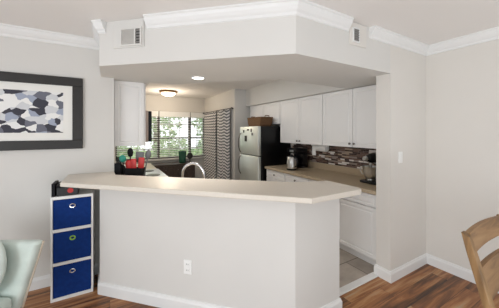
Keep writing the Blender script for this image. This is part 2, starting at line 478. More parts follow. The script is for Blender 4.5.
# ------------------------------------------------------------------ cabinets
def panel_door(w, h, t=0.02, stile=0.055):
    """raised-panel slab: width along Y 0..w, height along Z 0..h, front face at x=0 looking -X, back at x=t"""
    mb = MB(); mb.box(0, t, 0, w, 0, h, 0.002, 1)
    bm = mb.bm
    bm.faces.ensure_lookup_table(); bm.normal_update()
    f = max((f for f in bm.faces if abs(f.normal.x) > .9 and f.calc_center_median().x < t / 2), key=lambda f: f.calc_area())
    bmesh.ops.inset_individual(bm, faces=[f], thickness=min(stile, h * .22, w * .22), depth=0)
    bmesh.ops.inset_individual(bm, faces=[f], thickness=.006, depth=-.006)
    bmesh.ops.inset_individual(bm, faces=[f], thickness=.014, depth=0)
    bmesh.ops.inset_individual(bm, faces=[f], thickness=.012, depth=.005)
    return mb
def knob(parent, y, z, x=-.0):
    k = MB(); k.lathe([(.006, 0), (.006, -.012), (.014, -.018), (.015, -.024), (.010, -.029), (.001, -.030)], (x, y, z), 14, 'X')
    return k.build('knob', 'nickel', parent, True)

def upper_unit(name, label, y0, y1, z0, z1, x=2.74, depth=.33, knobs='pair', low=True):
    t = thing(name, label, 'cabinet', (x, y0, z0))
    w, h = y1 - y0, z1 - z0
    MB().box(.021, depth, .001, w - .001, 0, h).build('body', 'cabinet', t)
    for i in range(2):
        d = panel_door(w / 2 - .008, h - .006).build('door', 'cabinet', t)
        d.location = (0, .004 + i * w / 2, .003)
        knob(d, (w / 2 - .035) if i == 0 else .03, .045)
    return t
upper_unit('wall_cabinet', 'white two-door wall cabinet above the stand mixer, nearest the entrance', 1.53, 2.56, 1.263, 2.033)
upper_unit('wall_cabinet', 'white two-door wall cabinet above the coffee maker, next to the refrigerator', 2.562, 3.59, 1.263, 2.033)
upper_unit('wall_cabinet', 'short white two-door cabinet above the refrigerator behind the basket', 3.60, 4.70, 1.61, 2.033)

def base_unit(label, y0, y1, far=False, x=2.44, depth=.61, top=.800):
    t = thing('base_cabinet', label, 'cabinet', (x, y0, 0))
    w = y1 - y0
    MB().box(.021, depth, .001, w - .001, .10, top).build('body', 'cabinet', t)
    MB().box(.07, .085, .001, w - .001, 0, .10).build('toe_kick', 'cabinet', t)
    dr = panel_door(w - .006, .135, stile=.03).build('drawer', 'cabinet', t); dr.location = (0, .003, top - .142)
    if not far: knob(dr, w / 2, .067)
    d = panel_door(w - .006, top - .10 - .152).build('door', 'cabinet', t); d.location = (0, .003, .102)
    knob(d, w - .04 if far else .035, top - .10 - .20)
    return t
base_unit('white base cabinet with drawer nearest the kitchen entrance', 1.53, 2.05, True)
base_unit('white base cabinet second from the kitchen entrance, behind the bar end', 2.052, 2.54)
base_unit('white base cabinet second from the refrigerator, its drawer just above the bar top', 2.542, 3.08)
base_unit('white base cabinet beside the black refrigerator side', 3.082, 3.60)

w = MB(); w.box(2.415, XR - .002, 1.492, 3.625, .802, .840, .006)
w.box(XR - .022, XR - .002, 1.492, 3.625, .8405, .940, .003)
tag(w.build('worktop', 'worktop'), 'long tan laminate worktop with a raised back edge on the right', 'countertop')
struct(MB().box(XR - .012, XR - .0005, 1.492, 3.62, .941, 1.262).build('backsplash', 'mosaic'), 'brown and white mosaic tile strip above the tan worktop')

# left side of the kitchen
t = thing('wall_cabinet', 'white wall cabinet hanging alone left of the kitchen window', 'cabinet', (.042, YL + .105, 1.305))
b = panel_door(.30, .733, stile=.05).build('end_panel', 'cabinet', t, mtx=Matrix.Rotation(R(90), 4, 'Z') @ Matrix.Identity(4))
b.location = (.302, -.0, 0)
MB().box(0, .302, .021, .255, 0, .733).build('body', 'cabinet', t)
d = panel_door(.23, .727).build('door', 'cabinet', t, mtx=Matrix.Rotation(R(180), 4, 'Z')); d.location = (.323, .252, .003)

t = thing('microwave_oven', 'steel microwave, warm reflection put into its colour, mounted over the range, just past the left wall cabinet', 'microwave', (.042, 3.315, 1.336))
MB().box(0, .385, 0, .76, 0, .40, .006).build('body', 'taupe', t)
MB().box(.3855, .425, .003, .58, .004, .396, .006).build('door', 'black', t)
MB().box(.3855, .418, .585, .757, .004, .396, .004).build('control_panel', 'black_matte', t)
MB().tube([(.425, .55, .06), (.45, .55, .06), (.45, .55, .34), (.425, .55, .34)], .009, 8).build('handle', 'steel', t, True)

LT = .86
t = thing('base_cabinet', 'white corner sink cabinet hidden behind the angled bar', 'cabinet', (.70, 2.2, 0))
MB().prism([(-.65, .55), (.52, -.62), (.86, -.28), (-.08, .66), (-.08, 1.09), (-.65, 1.09)], .10, LT - .04).build('body', 'cabinet', t)
MB().prism([(-.62, .55), (.50, -.57), (.80, -.27), (-.12, .64), (-.12, 1.07), (-.62, 1.07)], 0, .10).build('toe_kick', 'cabinet', t)
tag(MB().prism([(.042, 2.73), (1.225, 1.545), (1.60, 1.92), (.67, 2.85), (.67, 3.305), (.042, 3.305)], LT - .039, LT, .005).build('worktop', 'worktop'), 'tan worktop with the sink, behind the cream bar top', 'countertop')
t = thing('kitchen_sink', 'stainless steel sink set in the worktop under the curved faucet', 'sink', (.99, 2.40, LT), R(-45))
s = MB()
s.box(-.28, .28, -.18, -.15, 0, .008); s.box(-.28, .28, .15, .18, 0, .008); s.box(-.28, -.25, -.15, .15, 0, .008); s.box(.25, .28, -.15, .15, 0, .008)
s.build('rim', 'steel', t)
MB().box(-.25, .25, -.15, .15, 0.0005, .004).build('basin', 'steel', t)
# faucet
t = thing('kitchen_faucet', 'chrome gooseneck faucet arching above the bar top', 'faucet', (.625, 2.41, LT), R(-45))
MB().lathe([(.028, 0), (.028, .01), (.018, .018), (.016, .06), (.012, .065)], seg=18).build('base', 'chrome', t, True)
pp = [(0, 0, .06), (0, 0, .12), (0, 0, .17)]
for i in range(1, 13):
    a = math.pi - math.pi * .93 * i / 12
    pp.append((.118 + .118 * math.cos(a), 0, .18 + .118 * math.sin(a)))
pp.append((.237, 0, .150))
MB().tube(pp, .0135, 12).build('spout', 'chrome', t, True)
MB().cyl((.237, 0, .152), (.238, 0, .128), .014, .013).build('nozzle', 'chrome', t, True)
MB().tube([(0, 0, .05), (0, .04, .065), (0, .08, .085)], .006, 8).build('lever', 'chrome', t, True)

# range
t = thing('kitchen_range', 'white range with a shiny top along the left kitchen wall', 'stove', (.05, 3.31, 0))
MB().box(0, .60, .002, .80, 0, LT - .03, .004).build('body', 'cabinet', t)
MB().box(0, .625, .002, .80, LT - .03, LT + .012, .006).build('cooktop', 'enamel', t)
for (x, y, r) in ((.18, .2, .07), (.18, .6, .09), (.46, .2, .09), (.46, .6, .07)):
    MB().lathe([(r, 0), (r, .006), (r * .9, .008), (r * .5, .006), (.001, .006)], (x, y, LT + .012), 24).build('burner', 'black', t, True)
MB().box(.601, .622, .03, .77, .16, .66, .004).build('oven_door', 'enamel', t)
MB().tube([(.63, .08, .68), (.655, .08, .68), (.655, .72, .68), (.63, .72, .68)], .010, 8).build('handle', 'steel', t, True)
t = thing('base_cabinet', 'white base cabinet on the left wall beyond the range', 'cabinet', (.05, 4.12, 0))
MB().box(0, .58, 0, .85, .1, LT - .04).build('body', 'cabinet', t)
MB().box(0, .52, 0, .85, 0, .1).build('toe_kick', 'cabinet', t)
for i in range(2):
    d = panel_door(.41, .66).build('door', 'cabinet', t, mtx=Matrix.Rotation(R(180), 4, 'Z')); d.location = (.602, .42 + i * .425, .12)
tag(MB().box(.045,   .67, 4.115, 4.98, LT - .039, LT, .005).build('worktop', 'worktop'), 'short tan worktop beyond the white range', 'countertop')

# ------------------------------------------------------------------ refrigerator
t = thing('refrigerator', 'stainless top-freezer refrigerator with black sides', 'refrigerator', (2.30, 3.66, 0))
FH = 1.565; FW = .71
MB().box(.07, .75, 0, FW, .02, FH, .006).build('body', 'black', t)
MB().box(.09, .70, .03, FW - .03, 0, .03).build('plinth', 'black_matte', t)
def fdoor(name, z0, z1, hz0, hz1):
    d = MB().box(0, .065, .004, FW - .004, z0, z1, .012, 3).build(name, 'fridge_steel', t, True)
    y = FW - .06
    n = 12; pp = []
    for i in range(n + 1):
        u = i / n
        pp.append((-.004 - .055 * math.sin(math.pi * u) ** .6, y, hz0 + (hz1 - hz0) * u))
    MB().tube(pp, .011, 10).build('handle', 'nickel', d, True)
    return d
fdoor('fridge_door', .08, 1.01, .62, .985)
fdoor('freezer_door', 1.025, FH, 1.05, 1.43)
for (yy, zz, wy, wz, mname, lab) in [
    (.53, 1.47, .035, .05, 'dark_frame', 'small dark magnet high on the freezer door, nearest the handle'),
    (.36, 1.50, .07, .03, 'bronze', 'flat wide magnet at the top middle of the freezer door'),
    (.24, 1.49, .04, .06, 'dark_frame', 'dark upright magnet at the top right of the freezer door'),
    (.20, 1.42, .05, .05, 'grey_plastic', 'grey magnet below the top right corner of the freezer door'),
    (.45, 1.33, .08, .11, 'dark_frame', 'largest dark magnet at the middle of the freezer door')]:
    based(MB().box(-.008, 0, -wy / 2, wy / 2, -wz / 2, wz / 2, .002), 'fridge_magnet', mname, (2.2995, 3.66 + yy, zz), lab, 'magnet', 'magnets on the freezer door')
# basket
t = thing('wicker_basket', 'low brown wicker basket on top of the refrigerator', 'basket', (2.54, 3.98, FH))
def rr(x, y, z, r=.04):
    out = []
    for cx, cy, a0 in ((x - r, y - r, 0), (-x + r, y - r, 90), (-x + r, -y + r, 180), (x - r, -y + r, 270)):
        for i in range(5): out.append((cx + r * math.cos(R(a0 + 22.5 * i)), cy + r * math.sin(R(a0 + 22.5 * i)), z))
    return out
MB().loft([rr(.14, .22, 0), rr(.15, .24, .08), rr(.155, .25, .165), rr(.142, .235, .165), rr(.13, .21, .02)]).build('basket_body', 'wicker', t, True)
MB().tube([Vector(p) for p in rr(.15, .245, .165)], .012, 8, True).build('rim', 'wicker', t, True)
for s in (-1, 1):
    MB().tube([(-.05, s * .245, .165), (-.04, s * .255, .20), (.04, s * .255, .20), (.05, s * .245, .165)], .008, 8).build('handle', 'wicker', t, True)

# ------------------------------------------------------------------ worktop appliances
ZW = .8405
t = thing('coffee_maker', 'tall black coffee maker on the tan worktop near the refrigerator', 'coffee maker', (2.86, 3.255, ZW))
MB().box(-.13, .13, -.13, .13, 0, .03, .008).build('base', 'black', t, True)
MB().box(0.03, .13, -.13, .13, .031, .25, .008).build('water_tank', 'black', t, True)
MB().box(-.13, .13, -.13, .13, .251, .335, .012).build('brew_head', 'black', t, True)
g = MB().lathe([(.05, .031), (.062, .05), (.064, .12), (.05, .17), (.045, .185), (.001, .185)], (-.05, 0, 0), 22).build('carafe', 'black', t, True)
MB().tube([(-.05, -.06, .15), (-.05, -.105, .14), (-.05, -.105, .07), (-.05, -.06, .06)], .008, 8).build('handle', 'black_matte', g, True)
MB().box(-.1315, -.1285, -.05, .05, .27, .31, .001).build('control_panel', 'steel', t)
t = thing('electric_kettle', 'stainless electric kettle between the coffee maker and the refrigerator', 'kettle', (2.585, 3.075, ZW))
MB().lathe([(.085, 0), (.085, .02), (.07, .025)], seg=24).build('base', 'black', t, True)
MB().lathe([(.082, .026), (.086, .06), (.084, .12), (.074, .18), (.06, .21)], seg=28).build('body', 'steel', t, True)
MB().lathe([(.06, .211), (.058, .222), (.02, .23), (.014, .25), (.001, .252)], seg=24).build('lid', 'black', t, True)
MB().tube([(0, -.06, .20), (.0, -.12, .20), (0, -.135, .14), (0, -.12, .07), (0, -.083, .06)], .011, 8).build('handle', 'black', t, True)
MB().loft([[(-.012, .07, .17), (.012, .07, .17), (.012, .07, .20), (-.012, .07, .20)], [(-.008, .115, .195), (.008, .115, .195), (.008, .115, .205), (-.008, .115, .205)]]).build('spout', 'steel', t)

t = thing('stand_mixer', 'black stand mixer with a steel bowl at the entrance end of the worktop', 'mixer', (2.80, 1.80, ZW), R(90))
MB().box(-.11, .11, -.19, .115, 0, .032, .014, 3).build('base', 'black', t, True)
MB().loft([[(-.05, -.19, .03), (.05, -.19, .03), (.05, -.09, .03), (-.05, -.09, .03)], [(-.04, -.18, .14), (.04, -.18, .14), (.04, -.11, .14), (-.04, -.11, .14)], [(-.05, -.18, .26), (.05, -.18, .26), (.05, -.08, .26), (-.05, -.08, .26)]]).build('column', 'black', t, True)
hd = MB().ball((0, -.03, .305), .068, .18, .062, 22, 14).build('motor_head', 'black', t, True)
MB().lathe([(.069, -.006), (.071, 0), (.069, .006)], (0, -.03, .305), 24, 'Y').build('trim_band', 'steel', hd, True)
MB().lathe([(.028, 0), (.03, .03), (.02, .045), (.001, .045)], (0, .135, .305), 18, 'Y').build('hub', 'steel', hd, True)
MB().cyl((0, .05, .25), (0, .05, .19), .02, .014).build('beater_shaft', 'steel', hd, True)
bw = MB().lathe([(.045, .033), (.05, .045), (.045, .05), (.07, .08), (.088, .13), (.092, .20), (.096, .205), (.089, .205), (.085, .13), (.066, .085), (.001, .06)], (0, .045, 0), 32).build('bowl', 'steel', t, True)
MB().tube([(.085, .05, .19), (.125, .06, .185), (.13, .06, .14), (.11, .055, .10), (.07, .05, .10)], .008, 8).build('handle', 'steel', bw, True)

t = thing('paper_towel_holder', 'white bracket under the wall cabinet for paper towels', 'holder', (2.93, 2.78, 1.2625))
for s in (-1, 1):
    MB().box(-.025, .025, s * .15 - .005, s * .15 + .005, -.075, -.001, .003).build('arm', 'white_plastic', t)
MB().box(-.025, .025, -.155, .155, -.008, 0, .002).build('plate', 'white_plastic', t)
for s in (-1, 1): MB().cyl((0, s * .137, -.06), (0, s * .15, -.06), .012).build('pin', 'white_plastic', t, True)
t = thing('paper_towel_roll', 'white paper towel roll with a loose hanging sheet, under the wall cabinet', 'paper towel', (2.93, 2.78, 1.2025))
MB().lathe([(.02, -.135), (.049, -.135), (.051, -.13), (.051, .13), (.049, .135), (.02, .135)], (0, 0, 0), 28, 'Y').build('roll', 'paper', t, True)
MB().loft([[(-.052, .05, .0), (-.050, .05, .0), (-.050, .13, .0), (-.052, .13, .0)], [(-.056, .05, -.06), (-.054, .05, -.06), (-.054, .13, -.06), (-.056, .13, -.06)], [(-.05, .05, -.12), (-.048, .05, -.12), (-.048, .13, -.12), (-.05, .13, -.12)]]).build('loose_sheet', 'paper', t)

# ------------------------------------------------------------------ utensils by the left wall cabinet
UX, UY = .235, 2.92
uh = 0
t = thing('utensil_holder', 'black rectangular holder full of cooking utensils at the bar\'s back edge', 'utensil holder', (UX, UY, LT), R(-30))
hb = MB(); hb.box(-.10, .10, -.05, .05, 0, .006)
hb.box(-.10, .10, -.05, -.044, 0.006, .215, .002); hb.box(-.10, .10, .044, .05, 0.006, .215, .002)
hb.box(-.10, -.094, -.044, .044, 0.006, .215, .002); hb.box(.094, .10, -.044, .044, 0.006, .215, .002)
hb.build('holder_body', 'black_matte', t)
cr, sr = math.cos(R(-30)), math.sin(R(-30))
def up(x, y): return (UX + cr * x - sr * y, UY + sr * x + cr * y, LT + .008)
def utensil(kind, label, x, y, dx, dy, h, hm, m2):
    t = thing({'spoon': 'cooking_spoon', 'spatula': 'spatula', 'turner': 'slotted_turner', 'ladle': 'ladle'}[kind], label, 'utensil', up(x, y), R(-30), 'utensils in the black holder')
    tip = Vector((dx, dy, h)); n = tip.normalized()
    hl = .30 * h / .35
    MB().tube([(0, 0, 0), n * (tip.length - .07)], .007, 8).build('handle', hm, t, True)
    yv = (Vector((0, 1, 0)) - n * n.y).normalized(); xv = yv.cross(n); q = Matrix((xv, yv, n)).transposed().to_4x4()
    mt = Matrix.Translation(n * (tip.length - .075)) @ q
    hd = MB()
    if kind in ('spoon', 'ladle'): hd.ball((0, 0, .042), .034 if kind == 'spoon' else .036, .012 if kind == 'spoon' else .024, .052 if kind == 'spoon' else .04, 16, 10)
    else:
        wd = .032 if kind == 'spatula' else .045
        hd.box(-wd, wd, -.005, .005, -.02, .095, .004)
    hd.build('head', m2, t, True, mt)
utensil('spoon', 'large grey cooking spoon leaning farthest right in the black holder', .085, -.01, .075, 0, .385, 'grey_plastic', 'grey_plastic')
utensil('turner', 'grey slotted turner in the middle of the black holder', .03, .02, .02, 0, .36, 'grey_plastic', 'grey_plastic')
utensil('spatula', 'red spatula right of the middle in the black holder', .055, -.02, .03, 0, .300, 'red', 'red')
utensil('spatula', 'red spatula in the middle of the black holder', .005, -.02, -.01, 0, .285, 'red', 'red')
utensil('spoon', 'red spoon left of the middle in the black holder', -.04, -.02, -.02, 0, .275, 'red', 'red')
utensil('ladle', 'teal ladle leaning left in the black holder', -.08, -.035, -.02, -.03, .345, 'black', 'teal')
utensil('spoon', 'black spoon standing tallest behind the teal ladle', -.06, .035, -.02, .03, .40, 'black', 'black_matte')
t = thing('knife_block', 'slim black knife block left of the utensil holder', 'knife block', (.09, 2.985, LT), R(-30))
MB().loft([[(-.035, -.06, 0), (.035, -.06, 0), (.035, .05, 0), (-.035, .05, 0)], [(-.035, -.045, .27), (.035, -.045, .27), (.035, .06, .22), (-.035, .06, .22)]]).build('block', 'black_matte', t)
for i in range(3):
    MB().box(-.025 + .02 * i, -.015 + .02 * i, -.02, .0, .24, .335, .002).build('knife_handle', 'black', t)

# ------------------------------------------------------------------ below and beside the window
t = thing('console_cabinet', 'low dark wooden console cabinet below the kitchen window', 'cabinet', (1.35, 6.44, 0))
MB().box(-.62, .62, -.22, .22, .60, .635, .005).build('top', 'dark_wood', t)
MB().box(-.60, .60, -.20, .21, .10, .599).build('body', 'dark_wood', t)
for i in range(4):
    d = MB(); x0 = -.595 + i * .2975
    d.box(x0 + .004, x0 + .2935, -.222, -.201, .12, .585, .003)
    for k in range(4): d.box(x0 + .04 + k * .06, x0 + .065 + k * .06, -.230, -.221, .16, .545, .002)
    dd = d.build('door', 'dark_wood', t)
    MB().ball((x0 + .15, -.24, .50), .012, .012, .012, 10, 8).build('knob', 'nickel', dd, True)
for sx in (-1, 1):
    for sy in (-1, 1): MB().box(sx * .57 - .025, sx * .57 + .025, sy * .17 - .025, sy * .17 + .025, 0, .10).build('leg', 'dark_wood', t)
based(MB().lathe([(.075, 0), (.085, .02), (.092, .15), (.10, .28), (.102, .31), (.094, .31), (.085, .15), (.07, .03), (.001, .03)], seg=26), 'vase', 'green_glaze', (1.66, 6.40, .635), 'tall dark green vase on the console below the window', 'vase', smooth=True)
t = thing('tabletop_mirror', 'small dark round tabletop mirror on a stem beside the green vase', 'mirror', (1.86, 6.40, .635))
MB().lathe([(.055, 0), (.055, .012), (.012, .02), (.010, .10), (.001, .10)], seg=20).build('stand', 'bronze', t, True)
MB().lathe([(.001, -.012), (.075, -.012), (.08, 0), (.075, .012), (.001, .012)], (0, 0, .175), 26, 'Y', ).build('rim', 'bronze', t, True)

for i, (x0, x1) in enumerate(units):
    t = thing('window_blind', ['white slatted blind on the left window unit behind the wall cabinet', 'white slatted blind on the wide middle window unit', 'white slatted blind on the right window unit beside the curtain'][i], 'blind', ((x0 + x1) / 2, YW + .03, 2.005), 0, 'blinds on the kitchen window')
    hw = (x1 - x0) / 2 - .012
    MB().box(-hw, hw, -.03, .03, -.15, 0, .004).build('headrail', 'blind', t)
    sl = MB(); z = -.175
    while z > -1.20:
        sl.box(-hw, hw, -.022, .022, -.0015, .0015, mtx=Matrix.Translation((0, 0, z)) @ Matrix.Rotation(R(20), 4, 'X'))
        z -= .048
    sl.build('slats', 'blind', t)
    MB().box(-hw, hw, -.022, .022, -1.235, -1.215, .003).build('bottom_rail', 'blind', t)
    for xx in (-hw * .7, hw * .7): MB().box(xx - .002, xx + .002, -.025, -.023, -1.22, -.15).build('cord', 'blind', t)

def cloth(name, m, length, height, folds, amp, label, cat, loc, rz, thick=.006, group=None, hang=0):
    """hanging cloth along local +X, z from -height to 0"""
    bm = bmesh.new(); nu, nv = folds * 10, 14
    uvl = bm.loops.layers.uv.new('UVMap')
    V = []
    for j in range(nv + 1):
        row = []
        for i in range(nu + 1):
            u = i / nu; v = j / nv
            a = amp * (.75 + .25 * math.sin(3 * v + 5 * u))
            row.append(bm.verts.new((length * u + .01 * math.sin(7 * u + 4 * v), a * math.sin(2 * math.pi * folds * u), -height * v)))
        V.append(row)
    for j in range(nv):
        for i in range(nu):
            f = bm.faces.new((V[j][i], V[j + 1][i], V[j + 1][i + 1], V[j][i + 1]))
            for lp, (a, b) in zip(f.loops, ((i, j), (i, j + 1), (i + 1, j + 1), (i + 1, j))):
                lp[uvl].uv = (a / nu, -b / nv * 1.0)
            f.smooth = True
    me = bpy.data.meshes.new(name); bm.to_mesh(me); bm.free(); me.materials.append(M[m])
    o = bpy.data.objects.new(name, me); COL.objects.link(o); o.location = loc; o.rotation_euler = (0, 0, rz)
    md = o.modifiers.new('thickness', 'SOLIDIFY'); md.thickness = thick; md.offset = 0
    return tag(o, label, cat, group)
# along the wall x = 2.40, hung from a dark rod
t = thing('curtain_rod', 'dark curtain rod above the two patterned curtain panels', 'curtain rod', (2.335, 5.80, 1.985))
MB().cyl((0, -.98, 0), (0, .86, 0), .011).build('rod', 'bronze', t, True)
for yy in (-.99, .87): MB().ball((0, yy, 0), .022, .022, .022, 12, 8).build('finial', 'bronze', t, True)
for yy in (-.93, .80): MB().box(0.005, .064, yy - .008, yy + .008, -.012, .012).build('bracket', 'bronze', t)
cloth('curtain', 'curtain', .90, 1.93, 6, .05, 'grey and white zigzag curtain panel nearer the window', 'curtain', (2.335, 5.70, 1.972), R(90), group='patterned curtains')
cloth('curtain', 'curtain', .74, 1.93, 5, .05, 'grey and white zigzag curtain panel nearer the refrigerator', 'curtain', (2.335, 4.90, 1.972), R(90), group='patterned curtains')

# ------------------------------------------------------------------ ceiling fixtures
t = thing('flush_ceiling_light', 'lit dome ceiling light with a brass rim in the kitchen', 'ceiling light', (1.19, 5.85, HC))
MB().lathe([(.20, -.001), (.205, -.02), (.19, -.045), (.17, -.045), (.17, -.001)], seg=36).build('rim', 'brass', t, True)
MB().lathe([(.168, -.04), (.15, -.075), (.11, -.105), (.05, -.122), (.001, -.125)], seg=36).build('glass_dome', 'lamp_glow', t, True)
MB().ball((0, 0, -.135), .012, .012, .016, 12, 8).build('finial', 'brass', t, True)
lt = bpy.data.lights.new('flush_ceiling_bulb', 'POINT'); lt.energy = 16; lt.color = (1, .84, .66); lt.shadow_soft_size = .16
lo = bpy.data.objects.new('flush_ceiling_bulb', lt); COL.objects.link(lo); lo.location = (1.19, 5.85, HC - .33)
t = thing('recessed_downlight', 'lit recessed downlight in the soffit above the bar', 'ceiling light', (.805, 2.47, HS))
MB().lathe([(.075, -.001), (.075, -.006), (.06, -.008), (.058, -.002), (.058, -.001)], seg=32).build('trim_ring', 'white_plastic', t, True)
MB().lathe([(.057, -.001), (.057, -.005), (.001, -.005)], seg=32).build('lens', 'led_glow', t, True)
ls = bpy.data.lights.new('downlight_lamp', 'SPOT'); ls.energy = 33; ls.spot_size = R(110); ls.spot_blend = .8; ls.color = (1, .93, .84); ls.shadow_soft_size = .05
lo = bpy.data.objects.new('downlight_lamp', ls); COL.objects.link(lo); lo.location = (.805, 2.47, HS - .02)

# ------------------------------------------------------------------ vents, switch, outlet
def wall_frame(name, label, cat, origin, along):
    """local +X along the wall, local -Y out of the wall"""
    return thing(name, label, cat, origin, math.atan2(along[1], along[0]))
p = A0 + e * .315
t = wall_frame('air_vent', 'white boxed air vent with dark open louvres on the angled soffit', 'vent', (p.x, p.y, 2.262), (e.x, e.y))
MB().box(-.165, .125, -.012, 0, -.085, .135, .003).build('mount_plate', 'wall', t)
f = MB(); f.box(-.088, .112, -.026, -.0121, -.075, -.062, .002); f.box(-.088, .112, -.026, -.0121, .062, .075, .002)
f.box(-.088, -.075, -.026, -.0121, -.062, .062); f.box(.099, .112, -.026, -.0121, -.062, .062); f.box(.044, .056, -.026, -.0121, -.062, .062)
f.build('frame', 'wall', t)
MB().box(.0561, .099, -.016, -.0122, -.062, .062).build('duct', 'vent_shade', t)
for i in range(11):
    z = -.055 + i * .011
    MB().box(-.0749, .0439, -.0015, .0015, -.0055, .0055, mtx=Matrix.Translation((0, -.019, z)) @ Matrix.Rotation(R(-25), 4, 'X')).build('louvre', 'vent_grey', t)
for i in range(5):
    z = -.048 + i * .024
    MB().box(.0565, .0985, -.002, .002, -.006, .006, mtx=Matrix.Translation((0, -.021, z)) @ Matrix.Rotation(R(35), 4, 'X')).build('louvre', 'slate_grey', t)
t = wall_frame('air_vent', 'small square white vent with grey louvres right of the soffit corner', 'vent', (1.83, YS, 2.30), (1, 0))
MB().box(-.075, .15, -.010, 0, -.085, .108, .003).build('mount_plate', 'wall_warm_lit', t)
f = MB(); f.box(-.042, .042, -.022, -.0101, -.062, -.052); f.box(-.042, .042, -.022, -.0101, .052, .062); f.box(-.042, -.034, -.022, -.0101, -.052, .052); f.box(.034, .042, -.022, -.0101, -.052, .052)
f.build('frame', 'trim', t)
MB().box(-.0339, .0339, -.013, -.0102, -.052, .052).build('duct', 'vent_shade', t)
for i in range(5):
    z = -.042 + i * .021
    MB().box(-.0335, .0335, -.0015, .0015, -.008, .008, mtx=Matrix.Translation((0, -.017, z)) @ Matrix.Rotation(R(35), 4, 'X')).build('louvre', 'slate_grey', t)

t = wall_frame('light_switch', 'white light switch plate on the narrow wall at the kitchen entrance', 'switch', (2.545, YS, 1.21), (1, 0))
MB().box(-.036, .036, -.006, 0, -.058, .058, .003).build('plate', 'white_plastic', t)
MB().box(-.016, .016, -.010, -.0061, -.033, .033, .002).build('rocker', 'white_plastic', t)
d = Vector((1, -1)).normalized(); p = Vector((.55, 1.95))
t = wall_frame('wall_outlet', 'white double wall outlet low on the front of the bar', 'outlet', (p.x, p.y, .37), (d.x, d.y))
MB().box(-.036, .036, -.006, 0, -.058, .058, .003).build('plate', 'white_plastic', t)
for zz in (-.024, .024):
    r = MB().box(-.017, .017, -.009, -.0061, zz - .016, zz + .016, .003).build('receptacle', 'white_plastic', t)
    s = MB(); s.box(-.008, -.005, -.0096, -.0091, zz - .004, zz + .006); s.box(.005, .008, -.0096, -.0091, zz - .004, zz + .006)
    s.build('slot', 'outlet_dark', r)

# ------------------------------------------------------------------ framed print
t = thing('framed_print', 'wide abstract black and white print in a dark charcoal frame', 'picture', (-.845, YL, 1.6525))
hw, hh = .61, .35; fw = .085
f = MB()
f.box(-hw, hw, -.03, -.002, hh - fw, hh, .005); f.box(-hw, hw, -.03, -.002, -hh, -hh + fw, .005)
f.box(-hw, -hw + fw, -.0295, -.002, -hh + fw, hh - fw, .004); f.box(hw - fw, hw, -.0295, -.002, -hh + fw, hh - fw, .004)
f.build('frame', 'dark_frame', t)
MB().box(-hw + .08, hw - .08, -.014, -.003, -hh + .08, hh - .08).build('mat_board', 'mat_board', t)
MB().box(-.45, .452, -.0155, -.0141, -.192, .196).build('artwork', 'art', t)

# ------------------------------------------------------------------ cube shelf with blue bins
SX, SY = -.2875, 2.785
t = thing('cube_shelf', 'narrow white three-cube shelf standing between the wall and the bar', 'shelf', (SX, SY, 0))
sw, sd, sh = .1535, .145, .905
for s in (-1, 1): MB().box(s * sw - (.014 if s > 0 else 0), s * sw + (.014 if s < 0 else 0), -sd, sd, 0, sh, .001).build('side_panel', 'white_plastic', t)
zs = [.012, .315, .605, .889]
for z in zs: MB().box(-sw + .0142, sw - .0142, -sd, sd, z - .012 if z < .02 else z - .010, z + .0155, .001).build('shelf_board', 'white_plastic', t)
MB().box(-sw + .0142, sw - .0142, sd - .005, sd - .0005, .03, .875).build('back_panel', 'white_plastic', t)
names = ['bottom', 'middle', 'top']
for i in range(3):
    z0 = zs[i] + .016; z1 = zs[i + 1] - .014
    tb = thing('storage_bin', 'navy fabric bin with a %s pull ring in the %s cube of the white shelf' % (('white', 'green', 'white')[i], names[i]), 'storage bin', (SX, SY - .003, z0), 0, 'blue bins in the cube shelf')
    h = z1 - z0; bw_, bd_ = sw - .018, sd - .008
    b = MB()
    b.box(-bw_, bw_, -bd_, -bd_ + .006, 0, h, .002); b.box(-bw_, bw_, bd_ - .006, bd_, 0, h, .002)
    b.box(-bw_, -bw_ + .006, -bd_ + .006, bd_ - .006, 0, h); b.box(bw_ - .006, bw_, -bd_ + .006, bd_ - .006, 0, h)
    b.box(-bw_ + .006, bw_ - .006, -bd_ + .006, bd_ - .006, 0, .006)
    b.build('bin_body', 'blue', tb)
    ring = [(.018 * math.cos(2 * math.pi * k / 20), -bd_ - .003, h * .76 + .016 * math.sin(2 * math.pi * k / 20)) for k in range(20)]
    MB().tube(ring, .0055, 8, True).build('pull_ring', 'lime' if i == 1 else 'chrome', tb, True)
# things on the shelf
t = thing('storage_box', 'black box with a bright sticker on the cube shelf, under the bar top', 'box', (-.328, 2.75, sh), R(2))
MB().box(-.077, .077, -.09, .09, 0, .075, .004).build('box_body', 'black', t)
MB().box(-.079, .079, -.092, .092, .0752, .10, .004).build('lid', 'black_matte', t)
MB().lathe([(.022, -.0908), (.022, -.0901)], (0.02, 0, .042), 20, 'Y').build('sticker', 'red', t)
based(MB().box(-.0125, .0125, -.09, .09, 0, .112, .002), 'notebook', 'black_matte', (-.4255, 2.75, sh), 'thin dark notebook standing left of the black box', 'book')

# ------------------------------------------------------------------ mint chair with its pillow (turned 30 degrees to the walls)
cr, sr = math.cos(R(-30.1)), math.sin(R(-30.1))
def cw(r, dd): return (cr * r - sr * dd, sr * r + cr * dd)
bx, by = cw(-1.80, 1.70)
t = thing('accent_chair', 'mint green velvet chair with a flared back by the picture wall', 'chair', (bx, by, 0), R(-30.1))
def back_ring(z, hwid, y, th, r=.03):
    pts = []
    for sx, sy, a0 in ((1, 1, 0), (-1, 1, 90), (-1, -1, 180), (1, -1, 270)):
        rr_ = min(r, th / 2 - .001)
        for k in range(4):
            a = R(a0 + 30 * k)
            pts.append((sx * (hwid - rr_) + rr_ * math.cos(a), y + sy * (th / 2 - rr_) + rr_ * math.sin(a), z))
    return pts
rings = []
for k in range(11):
    z = .24 + (.685 - .24) * k / 10
    rings.append(back_ring(z, .20 + .131 * (k / 10), -.02 + .02 * k / 10, .075))
